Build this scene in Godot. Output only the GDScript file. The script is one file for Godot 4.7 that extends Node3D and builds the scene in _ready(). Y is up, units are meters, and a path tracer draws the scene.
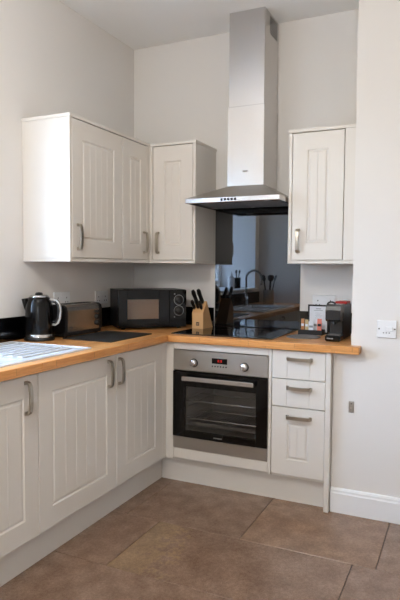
extends Node3D
# A cream country kitchen corner. x runs along the back wall, z towards the viewer, y up, metres.

const WT := 0.91          # worktop height
const CEIL := 2.885
var M := {}
var taken := {}
var grain := Vector3(1, 0, 0)
var rng := RandomNumberGenerator.new()

func _ready() -> void:
	rng.seed = 7
	camera_and_light()
	materials()
	room()
	base_units()
	worktops()
	wall_units()
	cooking()
	sink_run()
	appliances()
	small_things()
	added_lamp(Vector3(1.05, 2.30, 2.66), 1.32, "added opal globe fill lamp, out of view above the kitchen end of the room")  # added to lift the ceiling and upper walls
	added_lamp(Vector3(1.90, 1.72, 4.70), 1.35, "added opal globe fill lamp, out of view behind the viewer")  # added low down, to send light in under the wall cupboards

# ------------------------------------------------------------------ camera, sky
func camera_and_light() -> void:
	var cam := Camera3D.new()
	cam.name = "camera"
	add_child(cam)
	cam.position = Vector3(2.2323, 1.3123, 3.6011)
	cam.rotation = Vector3(-0.0566, 0.4388, 0.0072)
	cam.fov = 55.709
	cam.near = 0.05
	cam.current = true
	var sky_mat := ProceduralSkyMaterial.new()
	sky_mat.sky_top_color = Color(0.66, 0.81, 1.0)
	sky_mat.sky_horizon_color = Color(0.84, 0.92, 1.0)
	sky_mat.ground_bottom_color = Color(0.30, 0.31, 0.28)
	sky_mat.ground_horizon_color = Color(0.50, 0.52, 0.50)
	sky_mat.sky_energy_multiplier = 1.0
	sky_mat.ground_energy_multiplier = 1.0
	var sky := Sky.new()
	sky.sky_material = sky_mat
	var e := Environment.new()
	e.background_mode = Environment.BG_SKY
	e.sky = sky
	e.background_energy_multiplier = 30.0
	e.ambient_light_source = Environment.AMBIENT_SOURCE_SKY
	e.tonemap_mode = Environment.TONE_MAPPER_LINEAR
	e.tonemap_exposure = 0.93
	e.sdfgi_enabled = true
	e.ssao_enabled = true
	e.ssil_enabled = true
	var we := WorldEnvironment.new()
	we.name = "world_environment"
	we.environment = e
	add_child(we)

# ------------------------------------------------------------------ naming
func numbered(called: String) -> String:
	if not taken.has(called):
		taken[called] = 0
		return called
	taken[called] += 1
	return "%s_%03d" % [called, taken[called]]

func thing(called: String, label: String, category: String, at := Vector3.ZERO, turn := 0.0, group := "") -> Node3D:
	var o := Node3D.new()
	o.name = numbered(called)
	add_child(o)
	o.position = at
	o.rotation.y = turn
	tag(o, label, category, group)
	return o

func tag(o: Node, label: String, category: String, group := "") -> void:
	o.set_meta("label", label)
	o.set_meta("category", category)
	if group != "":
		o.set_meta("group", group)

func mk(called: String, st: SurfaceTool, m: Material, parent: Node = null) -> MeshInstance3D:
	var o := MeshInstance3D.new()
	o.mesh = st.commit()
	o.material_override = m
	if parent == null:
		o.name = numbered(called)
		add_child(o)
	else:
		o.name = called
		parent.add_child(o, true)
	return o

func struct(called: String, st: SurfaceTool, m: Material, label := "") -> MeshInstance3D:
	var o := mk(called, st, m)
	o.set_meta("kind", "structure")
	if label != "":
		o.set_meta("label", label)
	return o

# ------------------------------------------------------------------ mesh helpers
func S() -> SurfaceTool:
	var st := SurfaceTool.new()
	st.begin(Mesh.PRIMITIVE_TRIANGLES)
	return st

func uv_of(p: Vector3, n: Vector3) -> Vector2:
	var a := n.abs()
	var g := grain
	var across: Vector3
	if absf(n.dot(g)) > 0.8:
		var h := Vector3(0, 1, 0) if absf(g.y) < 0.5 else Vector3(1, 0, 0)
		return Vector2(p.dot(h), p.dot(g.cross(h)))
	if a.y >= a.x and a.y >= a.z:
		across = Vector3(0, 1, 0).cross(g)
	elif a.x >= a.z:
		across = Vector3(1, 0, 0).cross(g)
	else:
		across = Vector3(0, 0, 1).cross(g)
	return Vector2(p.dot(g), p.dot(across))

func vert(st: SurfaceTool, p: Vector3, n: Vector3, fn: Vector3) -> void:
	st.set_normal(n)
	st.set_uv(uv_of(p, fn))
	st.add_vertex(p)

func tri(st: SurfaceTool, a: Vector3, b: Vector3, c: Vector3, out: Vector3) -> void:
	var n := (b - a).cross(c - a)
	if n.length_squared() < 1e-16:
		return
	n = n.normalized()
	if n.dot(out) < 0.0:
		n = -n
		vert(st, a, n, n); vert(st, b, n, n); vert(st, c, n, n)
	else:
		vert(st, a, n, n); vert(st, c, n, n); vert(st, b, n, n)

func quad(st: SurfaceTool, a: Vector3, b: Vector3, c: Vector3, d: Vector3, out: Vector3) -> void:
	tri(st, a, b, c, out)
	tri(st, a, c, d, out)

func stri(st: SurfaceTool, p: Array, n: Array) -> void:   # smooth triangle, normals given
	var f: Vector3 = (p[1] - p[0]).cross(p[2] - p[0])
	if f.length_squared() < 1e-18:
		return
	f = f.normalized()
	var s: Vector3 = n[0] + n[1] + n[2]
	if f.dot(s) < 0.0:
		for k in [0, 1, 2]:
			vert(st, p[k], n[k], -f)
	else:
		for k in [0, 2, 1]:
			vert(st, p[k], n[k], f)

# box between two corners with chamfered edges
func bx(st: SurfaceTool, lo: Vector3, hi: Vector3, b := 0.0) -> void:
	var c := (lo + hi) / 2
	var h := (hi - lo).abs() / 2
	if b <= 0.0:
		for ax in 3:
			for s in [-1.0, 1.0]:
				var n := Vector3.ZERO
				n[ax] = s
				var u := Vector3.ZERO
				u[(ax + 1) % 3] = h[(ax + 1) % 3]
				var v := Vector3.ZERO
				v[(ax + 2) % 3] = h[(ax + 2) % 3]
				var o := c + n * h[ax]
				quad(st, o - u - v, o + u - v, o + u + v, o - u + v, n)
		return
	b = minf(b, minf(h.x, minf(h.y, h.z)) * 0.95)
	var P := func(sx: float, sy: float, sz: float, ax: int) -> Vector3:
		var q := Vector3(sx * (h.x - b), sy * (h.y - b), sz * (h.z - b))
		q[ax] = [sx, sy, sz][ax] * h[ax]
		return c + q
	for ax in 3:
		var a1 := (ax + 1) % 3
		var a2 := (ax + 2) % 3
		for s in [-1.0, 1.0]:
			var pts := []
			for k in [[-1.0, -1.0], [1.0, -1.0], [1.0, 1.0], [-1.0, 1.0]]:
				var g := [0.0, 0.0, 0.0]
				g[ax] = s; g[a1] = k[0]; g[a2] = k[1]
				pts.append(P.call(g[0], g[1], g[2], ax))
			var n := Vector3.ZERO
			n[ax] = s
			quad(st, pts[0], pts[1], pts[2], pts[3], n)
	for ax in 3:   # edges along ax
		var a1 := (ax + 1) % 3
		var a2 := (ax + 2) % 3
		for s1 in [-1.0, 1.0]:
			for s2 in [-1.0, 1.0]:
				var g := [0.0, 0.0, 0.0]
				g[a1] = s1; g[a2] = s2
				g[ax] = -1.0
				var p0: Vector3 = P.call(g[0], g[1], g[2], a1)
				var p1: Vector3 = P.call(g[0], g[1], g[2], a2)
				g[ax] = 1.0
				var p2: Vector3 = P.call(g[0], g[1], g[2], a2)
				var p3: Vector3 = P.call(g[0], g[1], g[2], a1)
				var n := Vector3.ZERO
				n[a1] = s1; n[a2] = s2
				quad(st, p0, p1, p2, p3, n)
	for sx in [-1.0, 1.0]:
		for sy in [-1.0, 1.0]:
			for sz in [-1.0, 1.0]:
				tri(st, P.call(sx, sy, sz, 0), P.call(sx, sy, sz, 1), P.call(sx, sy, sz, 2), Vector3(sx, sy, sz))

func boxed(lo: Vector3, hi: Vector3, b := 0.0) -> SurfaceTool:
	var st := S()
	bx(st, lo, hi, b)
	return st

# lathe: profile of (radius, height) round the y axis through at
func lathe(st: SurfaceTool, at: Vector3, prof: Array, seg := 28, squash := Vector2(1, 1)) -> void:
	var ns := []
	for k in prof.size() - 1:
		var d: Vector2 = prof[k + 1] - prof[k]
		ns.append(Vector2(d.y, -d.x).normalized() if d.length() > 0 else Vector2(1, 0))
	for k in prof.size() - 1:
		var a: Vector2 = prof[k]
		var b: Vector2 = prof[k + 1]
		var na: Vector2 = ns[k]
		var nb: Vector2 = ns[k]
		if k > 0 and ns[k - 1].dot(ns[k]) > 0.6:
			na = (ns[k - 1] + ns[k]).normalized()
		if k < ns.size() - 1 and ns[k + 1].dot(ns[k]) > 0.6:
			nb = (ns[k + 1] + ns[k]).normalized()
		for i in seg:
			var t0 := TAU * i / seg
			var t1 := TAU * (i + 1) / seg
			var d0 := Vector3(cos(t0) * squash.x, 0, sin(t0) * squash.y)
			var d1 := Vector3(cos(t1) * squash.x, 0, sin(t1) * squash.y)
			var p0 := at + d0 * a.x + Vector3(0, a.y, 0)
			var p1 := at + d1 * a.x + Vector3(0, a.y, 0)
			var p2 := at + d1 * b.x + Vector3(0, b.y, 0)
			var p3 := at + d0 * b.x + Vector3(0, b.y, 0)
			var u := Vector3(0, 1, 0)
			var e0 := d0.normalized()
			var e1 := d1.normalized()
			stri(st, [p0, p1, p2], [e0 * na.x + u * na.y, e1 * na.x + u * na.y, e1 * nb.x + u * nb.y])
			stri(st, [p0, p2, p3], [e0 * na.x + u * na.y, e1 * nb.x + u * nb.y, e0 * nb.x + u * nb.y])

func lathed(at: Vector3, prof: Array, seg := 28) -> SurfaceTool:
	var st := S()
	lathe(st, at, prof, seg)
	return st

# sweep an elliptic section along points; rad is a number or one per point; flat = thickness ratio along the up hint
func tube(st: SurfaceTool, pts: Array, rad, seg := 10, flat := 1.0, hint := Vector3.UP) -> void:
	var rings := []
	var norms := []
	for k in pts.size():
		var d: Vector3 = pts[mini(k + 1, pts.size() - 1)] - pts[maxi(k - 1, 0)]
		d = d.normalized()
		var side := d.cross(hint)
		if side.length() < 0.05:
			side = d.cross(Vector3(0.3, 0.2, 0.9))
		side = side.normalized()
		var up := side.cross(d).normalized()
		var r: float = rad[k] if rad is Array else rad
		var ring := []
		var nn := []
		for i in seg:
			var t := TAU * (i + 0.5) / seg
			ring.append(pts[k] + side * cos(t) * r + up * sin(t) * r * flat)
			nn.append((side * cos(t) * flat + up * sin(t)).normalized())
		rings.append(ring)
		norms.append(nn)
	for k in pts.size() - 1:
		for i in seg:
			var j := (i + 1) % seg
			stri(st, [rings[k][i], rings[k][j], rings[k + 1][j]], [norms[k][i], norms[k][j], norms[k + 1][j]])
			stri(st, [rings[k][i], rings[k + 1][j], rings[k + 1][i]], [norms[k][i], norms[k + 1][j], norms[k + 1][i]])
	for e in [0, pts.size() - 1]:
		var out: Vector3 = (pts[0] - pts[1]) if e == 0 else (pts[-1] - pts[-2])
		for i in seg:
			tri(st, pts[e], rings[e][i], rings[e][(i + 1) % seg], out)

# square-edged bar along points, half sizes a (across) and b (along hint)
func bar(st: SurfaceTool, pts: Array, a: float, b: float, hint: Vector3) -> void:
	var rings := []
	for k in pts.size():
		var d: Vector3 = (pts[mini(k + 1, pts.size() - 1)] - pts[maxi(k - 1, 0)]).normalized()
		var side := d.cross(hint).normalized()
		rings.append([pts[k] - side * a - hint * b, pts[k] + side * a - hint * b, pts[k] + side * a + hint * b, pts[k] - side * a + hint * b])
	for k in pts.size() - 1:
		var mid: Vector3 = (pts[k] + pts[k + 1]) / 2
		for i in 4:
			var j := (i + 1) % 4
			var f: Vector3 = (rings[k][i] + rings[k][j] + rings[k + 1][i] + rings[k + 1][j]) / 4
			quad(st, rings[k][i], rings[k][j], rings[k + 1][j], rings[k + 1][i], f - mid)
	quad(st, rings[0][0], rings[0][1], rings[0][2], rings[0][3], pts[0] - pts[1])
	quad(st, rings[-1][0], rings[-1][1], rings[-1][2], rings[-1][3], pts[-1] - pts[-2])

# extrude a convex-ish polygon given in (a, y) from t = 0 to t = w; axes: a -> ax, extrusion -> ex
func extrude(st: SurfaceTool, at: Vector3, poly: Array, ax: Vector3, ex: Vector3, w: float) -> void:
	var pv := PackedVector2Array(poly)
	var c := Vector2.ZERO
	for p in poly:
		c += p / poly.size()
	var to3 := func(p: Vector2, t: float) -> Vector3: return at + ax * p.x + Vector3(0, p.y, 0) + ex * t
	var idx := Geometry2D.triangulate_polygon(pv)
	for k in range(0, idx.size(), 3):
		tri(st, to3.call(poly[idx[k]], 0.0), to3.call(poly[idx[k + 1]], 0.0), to3.call(poly[idx[k + 2]], 0.0), -ex)
		tri(st, to3.call(poly[idx[k]], w), to3.call(poly[idx[k + 1]], w), to3.call(poly[idx[k + 2]], w), ex)
	var ccw := not Geometry2D.is_polygon_clockwise(pv)
	for k in poly.size():
		var a: Vector2 = poly[k]
		var b: Vector2 = poly[(k + 1) % poly.size()]
		var n := Vector2((b - a).y, -(b - a).x) * (1.0 if ccw else -1.0)
		quad(st, to3.call(a, 0.0), to3.call(b, 0.0), to3.call(b, w), to3.call(a, w), ax * n.x + Vector3(0, n.y, 0))

# a cabinet front: slab with eased edges, a routed panel and tongue-and-groove lines. Local x 0..w, y 0..h, face at z = 0
func front(w: float, h: float, mx: float, my: float, boards: int, full_grooves := []) -> SurfaceTool:
	var st := S()
	var xs := [0.0, 0.0025, w - 0.0025, w]
	var ys := [0.0, 0.0025, h - 0.0025, h]
	var lines := []
	if boards > 0:
		for d in [0.0, 0.005, 0.011, 0.018]:
			xs.append(mx + d); xs.append(w - mx - d)
			ys.append(my + d); ys.append(h - my - d)
		var i0 := mx + 0.018
		var iw := w - 2 * i0
		for k in range(1, boards):
			lines.append(i0 + iw * k / boards)
	for g in full_grooves:
		lines.append(g)
	for g in lines:
		xs.append(g - 0.0022); xs.append(g); xs.append(g + 0.0022)
	xs.sort()
	ys.sort()
	var hgt := func(x: float, y: float) -> float:
		var z := 0.0
		if x < 0.001 or y < 0.001 or x > w - 0.001 or y > h - 0.001:
			return -0.0025
		var d := -1.0
		if boards > 0:
			d = minf(minf(x - mx, w - mx - x), minf(y - my, h - my - y))
			if d > 0.0:
				if d <= 0.005: z = -0.0055 * d / 0.005
				elif d <= 0.011: z = -0.0055
				elif d <= 0.018: z = -0.0055 + 0.0045 * (d - 0.011) / 0.007
				else: z = -0.001
		if (boards > 0 and d > 0.0175) or not full_grooves.is_empty():
			for g in lines:
				if absf(x - g) < 0.001:
					z -= 0.0018
		return z
	for i in xs.size() - 1:
		for j in ys.size() - 1:
			if xs[i + 1] - xs[i] < 1e-5 or ys[j + 1] - ys[j] < 1e-5:
				continue
			var a := Vector3(xs[i], ys[j], hgt.call(xs[i], ys[j]))
			var b := Vector3(xs[i + 1], ys[j], hgt.call(xs[i + 1], ys[j]))
			var c := Vector3(xs[i + 1], ys[j + 1], hgt.call(xs[i + 1], ys[j + 1]))
			var d := Vector3(xs[i], ys[j + 1], hgt.call(xs[i], ys[j + 1]))
			if (xs[i] < w / 2) == (ys[j] < h / 2):
				quad(st, a, b, c, d, Vector3(0, 0, 1))
			else:
				quad(st, b, c, d, a, Vector3(0, 0, 1))
	var t := -0.02
	var e := -0.0025
	quad(st, Vector3(0, 0, e), Vector3(0, h, e), Vector3(0, h, t), Vector3(0, 0, t), Vector3.LEFT)
	quad(st, Vector3(w, 0, e), Vector3(w, h, e), Vector3(w, h, t), Vector3(w, 0, t), Vector3.RIGHT)
	quad(st, Vector3(0, 0, e), Vector3(w, 0, e), Vector3(w, 0, t), Vector3(0, 0, t), Vector3.DOWN)
	quad(st, Vector3(0, h, e), Vector3(w, h, e), Vector3(w, h, t), Vector3(0, h, t), Vector3.UP)
	quad(st, Vector3(0, 0, t), Vector3(w, 0, t), Vector3(w, h, t), Vector3(0, h, t), Vector3.FORWARD)
	return st

var handle_mesh: Mesh
func handle(parent: Node, at: Vector3, upright: bool) -> void:
	if handle_mesh == null:
		var st := S()
		var pts := []
		for p in [[-0.066, 0.0], [-0.0655, 0.013], [-0.062, 0.021], [-0.052, 0.0255], [-0.026, 0.0285], [0.0, 0.0295], [0.026, 0.0285], [0.052, 0.0255], [0.062, 0.021], [0.0655, 0.013], [0.066, 0.0]]:
			pts.append(Vector3(0, p[0], p[1]))
		bar(st, pts, 0.0042, 0.0090, Vector3(1, 0, 0))
		for s in [-1.0, 1.0]:
			bx(st, Vector3(-0.010, s * 0.064 - 0.008, 0.0), Vector3(0.010, s * 0.064 + 0.008, 0.006), 0.0015)
		handle_mesh = st.commit()
	var o := MeshInstance3D.new()
	o.mesh = handle_mesh
	o.material_override = M.nickel
	o.name = "handle"
	parent.add_child(o, true)
	o.position = at
	if not upright:
		o.rotation.z = PI / 2
	o.set_meta("label", "brushed nickel bow handle")

# ------------------------------------------------------------------ materials
func mat(c: Color, rough := 0.5, metal := 0.0, spec := 0.5) -> StandardMaterial3D:
	var m := StandardMaterial3D.new()
	m.albedo_color = c
	m.roughness = rough
	m.metallic = metal
	m.metallic_specular = spec
	return m

func noise(seed_: int, freq: float, oct := 3) -> FastNoiseLite:
	var n := FastNoiseLite.new()
	n.noise_type = FastNoiseLite.TYPE_SIMPLEX_SMOOTH
	n.seed = seed_
	n.frequency = freq
	n.fractal_octaves = oct
	return n

func wood_image() -> Image:   # 1.6 m along u, 0.4 m along v: oak staves, finger-jointed lengths
	var w := 1024
	var h := 256
	var im := Image.create(w, h, false, Image.FORMAT_RGB8)
	var n1 := noise(3, 1.0, 3)
	var n2 := noise(9, 1.0, 2)
	var r := RandomNumberGenerator.new()
	r.seed = 21
	var rows := 10
	var cuts := []
	for k in rows:
		var list := []
		var x := r.randf_range(0.0, 0.2)
		while x < 1.0:
			list.append([x, r.randf_range(-1.0, 1.0), r.randf() * 100.0])
			x += r.randf_range(0.14, 0.3)
		cuts.append(list)
	for y in h:
		var fv := float(y) / h * rows
		var row := int(fv)
		var inrow := fv - row
		var list: Array = cuts[row]
		for x in w:
			var fx := float(x) / w
			var cur: Array = list[list.size() - 1]
			var edge := 1.0
			for c in list:
				if c[0] <= fx:
					cur = c
				edge = minf(edge, absf(c[0] - fx))
			var off: float = cur[2]
			var g := n1.get_noise_2d(fx * 9.0 + off, inrow * 3.2 + off * 3.0)
			var f := n2.get_noise_2d(fx * 40.0 + off, inrow * 16.0 + off)
			var t: float = 0.5 + 0.26 * cur[1] + 0.30 * g + 0.16 * f
			var col := Color(0.72, 0.46, 0.23).lerp(Color(0.94, 0.70, 0.44), clampf(t, 0.0, 1.0))
			if inrow < 0.05 or edge < 0.0012:
				col = col.darkened(0.14)
			im.set_pixel(x, y, col)
	return im

func stone_image(seed_: int, patch := false) -> Image:   # 0.64 m square of brown stone-effect tile
	var s := 384
	var im := Image.create(s, s, false, Image.FORMAT_RGB8)
	var a := noise(seed_, 0.012, 4)
	var b := noise(seed_ + 5, 0.09, 3)
	var c := noise(seed_ + 9, 0.35, 2)
	for y in s:
		for x in s:
			var t := 0.52 + 0.42 * a.get_noise_2d(x, y) + 0.28 * b.get_noise_2d(x, y) + 0.45 * c.get_noise_2d(x, y)
			var col := Color(0.40, 0.30, 0.235).lerp(Color(0.60, 0.49, 0.41), clampf(t, 0.0, 1.0))
			if patch:
				var e := 0.29 - 0.14 * y / float(s) - x / float(s) + 0.16 * a.get_noise_2d(x * 2.0, y * 2.0) + 0.10 * b.get_noise_2d(x, y)
				col = col.lerp(Color(0.56, 0.455, 0.325).darkened(0.3 * (0.5 - t)), 0.62 * smoothstep(-0.04, 0.05, e))
			im.set_pixel(x, y, col)
	return im

func mottled(c0: Color, c1: Color, seed_: int, freq: float) -> ImageTexture:
	var s := 256
	var im := Image.create(s, s, false, Image.FORMAT_RGB8)
	var a := noise(seed_, freq, 4)
	for y in s:
		for x in s:
			im.set_pixel(x, y, c0.lerp(c1, clampf(0.5 + 0.7 * a.get_noise_2d(x, y), 0, 1)))
	return ImageTexture.create_from_image(im)

func materials() -> void:
	M.wall = mat(Color(0.87, 0.852, 0.83), 0.9)
	M.ceiling = mat(Color(0.945, 0.94, 0.93), 0.92)
	M.brightening_lining = mat(Color(0.97, 0.97, 0.97), 0.5)  # whiter than the walls, to brighten the window recess
	M.skirting = mat(Color(0.90, 0.90, 0.90), 0.45)
	M.cream = mat(Color(0.85, 0.825, 0.79), 0.42)
	M.carcass = mat(Color(0.90, 0.885, 0.85), 0.45)
	M.wood = mat(Color.WHITE, 0.30)
	M.wood.albedo_texture = ImageTexture.create_from_image(wood_image())
	M.wood.uv1_scale = Vector3(1 / 1.6, 1 / 0.4, 1)
	M.grout = mat(Color(0.27, 0.225, 0.19), 0.9)
	M.stone = []
	for k in 4:
		var m := mat(Color.WHITE if k != 2 else Color(1.06, 1.04, 1.0), 0.27, 0.0, 0.65)
		m.albedo_texture = ImageTexture.create_from_image(stone_image(40 + 13 * k, k == 3))
		m.uv1_scale = Vector3(1 / 0.64, 1 / 0.64, 1) if k < 3 else Vector3(1 / 0.98, 1 / 0.98, 1)
		M.stone.append(m)
	M.steel = mat(Color(0.80, 0.79, 0.785), 0.24, 1.0)
	M.steel_soft = mat(Color(0.70, 0.68, 0.65), 0.42, 1.0)
	M.steel_dark = mat(Color(0.50, 0.49, 0.48), 0.4, 1.0)
	M.chrome = mat(Color(0.82, 0.82, 0.82), 0.08, 1.0)
	M.nickel = mat(Color(0.70, 0.67, 0.62), 0.30, 1.0)
	M.black_glass = mat(Color(0.02, 0.02, 0.025), 0.02, 0.0, 0.7)
	M.splash = mat(Color(0.02, 0.02, 0.025), 0.02, 0.0, 0.7)
	M.oven_glass = mat(Color(0.02, 0.02, 0.02), 0.05, 0.0, 0.42)
	M.sink = mat(Color(0.82, 0.825, 0.835), 0.22)
	M.black_gloss = mat(Color(0.025, 0.025, 0.027), 0.12, 0.0, 0.40)
	M.mw_pane = mat(Color(0.03, 0.03, 0.03, 0.08), 0.03, 0.0, 0.5)
	M.mw_pane.transparency = BaseMaterial3D.TRANSPARENCY_ALPHA
	M.black = mat(Color(0.065, 0.065, 0.068), 0.38)
	M.black_matt = mat(Color(0.05, 0.05, 0.052), 0.7)
	M.slate = mat(Color(0.45, 0.44, 0.43), 0.75)
	M.white_plastic = mat(Color(0.90, 0.90, 0.90), 0.3)
	M.grey_mark = mat(Color(0.55, 0.55, 0.55), 0.5)
	M.dark_mark = mat(Color(0.10, 0.10, 0.11), 0.5)
	M.red = mat(Color(0.62, 0.08, 0.06), 0.4)
	M.beech = mat(Color(0.80, 0.62, 0.42), 0.5)
	M.tan = mat(Color(0.84, 0.66, 0.46), 0.6)
	M.enamel = mat(Color(0.60, 0.575, 0.54), 0.4)
	M.paper = mat(Color(0.86, 0.86, 0.87), 0.7)
	M.orange = mat(Color(0.70, 0.46, 0.25), 0.5)
	M.kraft = mat(Color(0.75, 0.66, 0.48), 0.6)
	M.coral = mat(Color(0.88, 0.50, 0.42), 0.5)
	M.pane = mat(Color(0.9, 0.95, 1.0, 0.06), 0.02)
	M.pane.transparency = BaseMaterial3D.TRANSPARENCY_ALPHA
	M.oven_pane = mat(Color(0.02, 0.02, 0.02, 0.10), 0.02, 0.0, 0.42)
	M.oven_pane.transparency = BaseMaterial3D.TRANSPARENCY_ALPHA
	M.digits = mat(Color(0.5, 0.02, 0.02), 0.5)
	M.digits.emission_enabled = true
	M.digits.emission = Color(1.0, 0.08, 0.06)
	M.digits.emission_energy_multiplier = 0.55

# ------------------------------------------------------------------ room
func room() -> void:
	var f := struct("floor", boxed(Vector3(-0.6, -0.2, -0.2), Vector3(4.0, -0.004, 5.8)), M.grout, "brown stone effect tiled floor")
	# rows of flagstones of uneven length; joints of the rows in view read from the photograph
	var joints := {0: [0.0, 0.63, 1.27, 1.91, 2.55, 3.19, 3.8], 1: [0.0, 0.19, 0.83, 1.81, 2.45, 3.1, 3.8], 2: [0.0, 0.45, 1.55, 2.2, 2.95, 3.8], 3: [0.0, 0.8, 1.44, 2.3, 3.0, 3.8]}
	for k in range(0, 11):
		var z0 := 0.60 + 0.485 * k if k > 0 else 0.0
		var z1 := minf(0.60 + 0.485 * (k + 1), 5.6)
		if z1 - z0 < 0.01:
			continue
		var list: Array = joints[posmod(k, 4)]
		for i in list.size() - 1:
			var x0: float = list[i]
			var x1: float = list[i + 1]
			var o := Vector3(x0, 0, z0)
			var st0 := S()
			bx(st0, Vector3(0.0018, -0.02, 0.0018), Vector3(x1 - x0 - 0.0018, 0.0, z1 - z0 - 0.0018), 0.0015)
			var which := (i * 7 + k * 5 + 20) % 2
			if k == 0 and i == 2:
				which = 2
			if k == 1 and i == 2:
				which = 3   # the flag with a tan stain at its end
			var t := mk("tile", st0, M.stone[which], f)
			t.position = o
	struct("ceiling", boxed(Vector3(-0.6, CEIL, -0.2), Vector3(4.0, CEIL + 0.15, 5.8)), M.ceiling, "plain white painted ceiling")
	struct("wall_back", boxed(Vector3(-0.6, 0, -0.2), Vector3(1.69, CEIL, 0.0)), M.wall, "cream painted wall behind the hob")
	# left wall, with a deep window recess over the sink
	var st := S()
	bx(st, Vector3(-0.6, 0, 0.0), Vector3(0, CEIL, 1.42))
	bx(st, Vector3(-0.6, 0, 2.68), Vector3(0, CEIL, 5.6))
	bx(st, Vector3(-0.6, 0, 1.42), Vector3(0, 1.06, 2.68))
	bx(st, Vector3(-0.6, 2.35, 1.42), Vector3(0, CEIL, 2.68))
	struct("wall_left", st, M.wall, "cream painted wall with deep window recess over the sink")
	# pier beside the worktop; below the worktop it meets the drawer unit
	st = S()
	bx(st, Vector3(1.69, 0, -0.2), Vector3(4.0, CEIL, 0.56))
	bx(st, Vector3(1.598, 0, 0.0), Vector3(1.69, 0.868, 0.56))
	struct("wall_right", st, M.wall, "white painted wall beside the drawers")
	# wall behind the viewer; its unseen window is added to let in fill light
	st = S()
	var f0 := Vector4(2.90, 3.25, 0.30, 2.10)   # x0, x1, y0, y1 of its opening
	bx(st, Vector3(-0.6, 0, 5.6), Vector3(f0.x, CEIL, 5.8))
	bx(st, Vector3(f0.y, 0, 5.6), Vector3(4.0, CEIL, 5.8))
	bx(st, Vector3(f0.x, 0, 5.6), Vector3(f0.y, f0.z, 5.8))
	bx(st, Vector3(f0.x, f0.w, 5.6), Vector3(f0.y, CEIL, 5.8))
	struct("wall_front", st, M.wall)
	var w2 := Node3D.new()
	w2.name = "added_window_2"  # added opening, unseen, for extra daylight
	add_child(w2)
	w2.set_meta("kind", "structure")
	st = S()
	for x in [f0.x, (f0.x + f0.y) / 2 - 0.03, f0.y - 0.06]:
		bx(st, Vector3(x, f0.z, 5.72), Vector3(x + 0.06, f0.w, 5.78), 0.005)
	for y in [f0.z, f0.w - 0.06]:
		bx(st, Vector3(f0.x, y, 5.721), Vector3(f0.y, y + 0.06, 5.779), 0.005)
	mk("window_frame", st, M.skirting, w2)
	mk("pane", boxed(Vector3(f0.x + 0.06, f0.z + 0.06, 5.748), Vector3((f0.x + f0.y) / 2 - 0.03, f0.w - 0.06, 5.752)), M.pane, w2)
	mk("pane", boxed(Vector3((f0.x + f0.y) / 2 + 0.03, f0.z + 0.06, 5.748), Vector3(f0.y - 0.06, f0.w - 0.06, 5.752)), M.pane, w2)
	struct("wall_side", boxed(Vector3(3.8, 0, 0.56), Vector3(4.0, CEIL, 5.6)), M.wall)
	struct("wall_end", boxed(Vector3(0.0, 0, 2.80), Vector3(0.65, CEIL, 2.92)), M.wall)
	# skirting with a moulded top
	st = S()
	extrude(st, Vector3(1.599, 0, 0.56), [Vector2(0, 0), Vector2(0.018, 0), Vector2(0.018, 0.105), Vector2(0.014, 0.112), Vector2(0.013, 0.122), Vector2(0.007, 0.130), Vector2(0, 0.133)], Vector3(0, 0, 1), Vector3(1, 0, 0), 2.2)
	struct("baseboard_right", st, M.skirting, "white moulded skirting board along the right wall")
	# window in the recess
	var w := Node3D.new()
	w.name = "window_1"
	add_child(w)
	w.set_meta("kind", "structure")
	w.set_meta("label", "white framed window in the recess over the sink")
	st = S()
	for a in [[1.42, 1.50], [2.60, 2.68], [2.015, 2.085]]:
		bx(st, Vector3(-0.50, 1.08, a[0]), Vector3(-0.43, 2.35, a[1]), 0.006)
	for a in [[1.08, 1.16], [2.28, 2.35]]:
		bx(st, Vector3(-0.50, a[0], 1.42), Vector3(-0.431, a[1], 2.68), 0.006)
	mk("window_frame", st, M.skirting, w)
	for a in [[1.50, 2.015], [2.085, 2.60]]:
		mk("pane", boxed(Vector3(-0.470, 1.16, a[0]), Vector3(-0.464, 2.28, a[1])), M.pane, w)
	st = S()
	bx(st, Vector3(-0.43, 1.085, 2.668), Vector3(0.002, 2.338, 2.6795), 0.001)
	bx(st, Vector3(-0.43, 1.085, 1.4205), Vector3(0.002, 2.338, 1.432), 0.001)
	bx(st, Vector3(-0.43, 2.338, 1.4205), Vector3(0.002, 2.3495, 2.6795), 0.001)
	mk("added_reveal_lining", st, M.brightening_lining, w)  # white boards added to brighten the recess mirrored in the splashback
	mk("window_sill", boxed(Vector3(-0.43, 1.06, 1.42), Vector3(0.03, 1.085, 2.68), 0.006), M.skirting, w)

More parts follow.
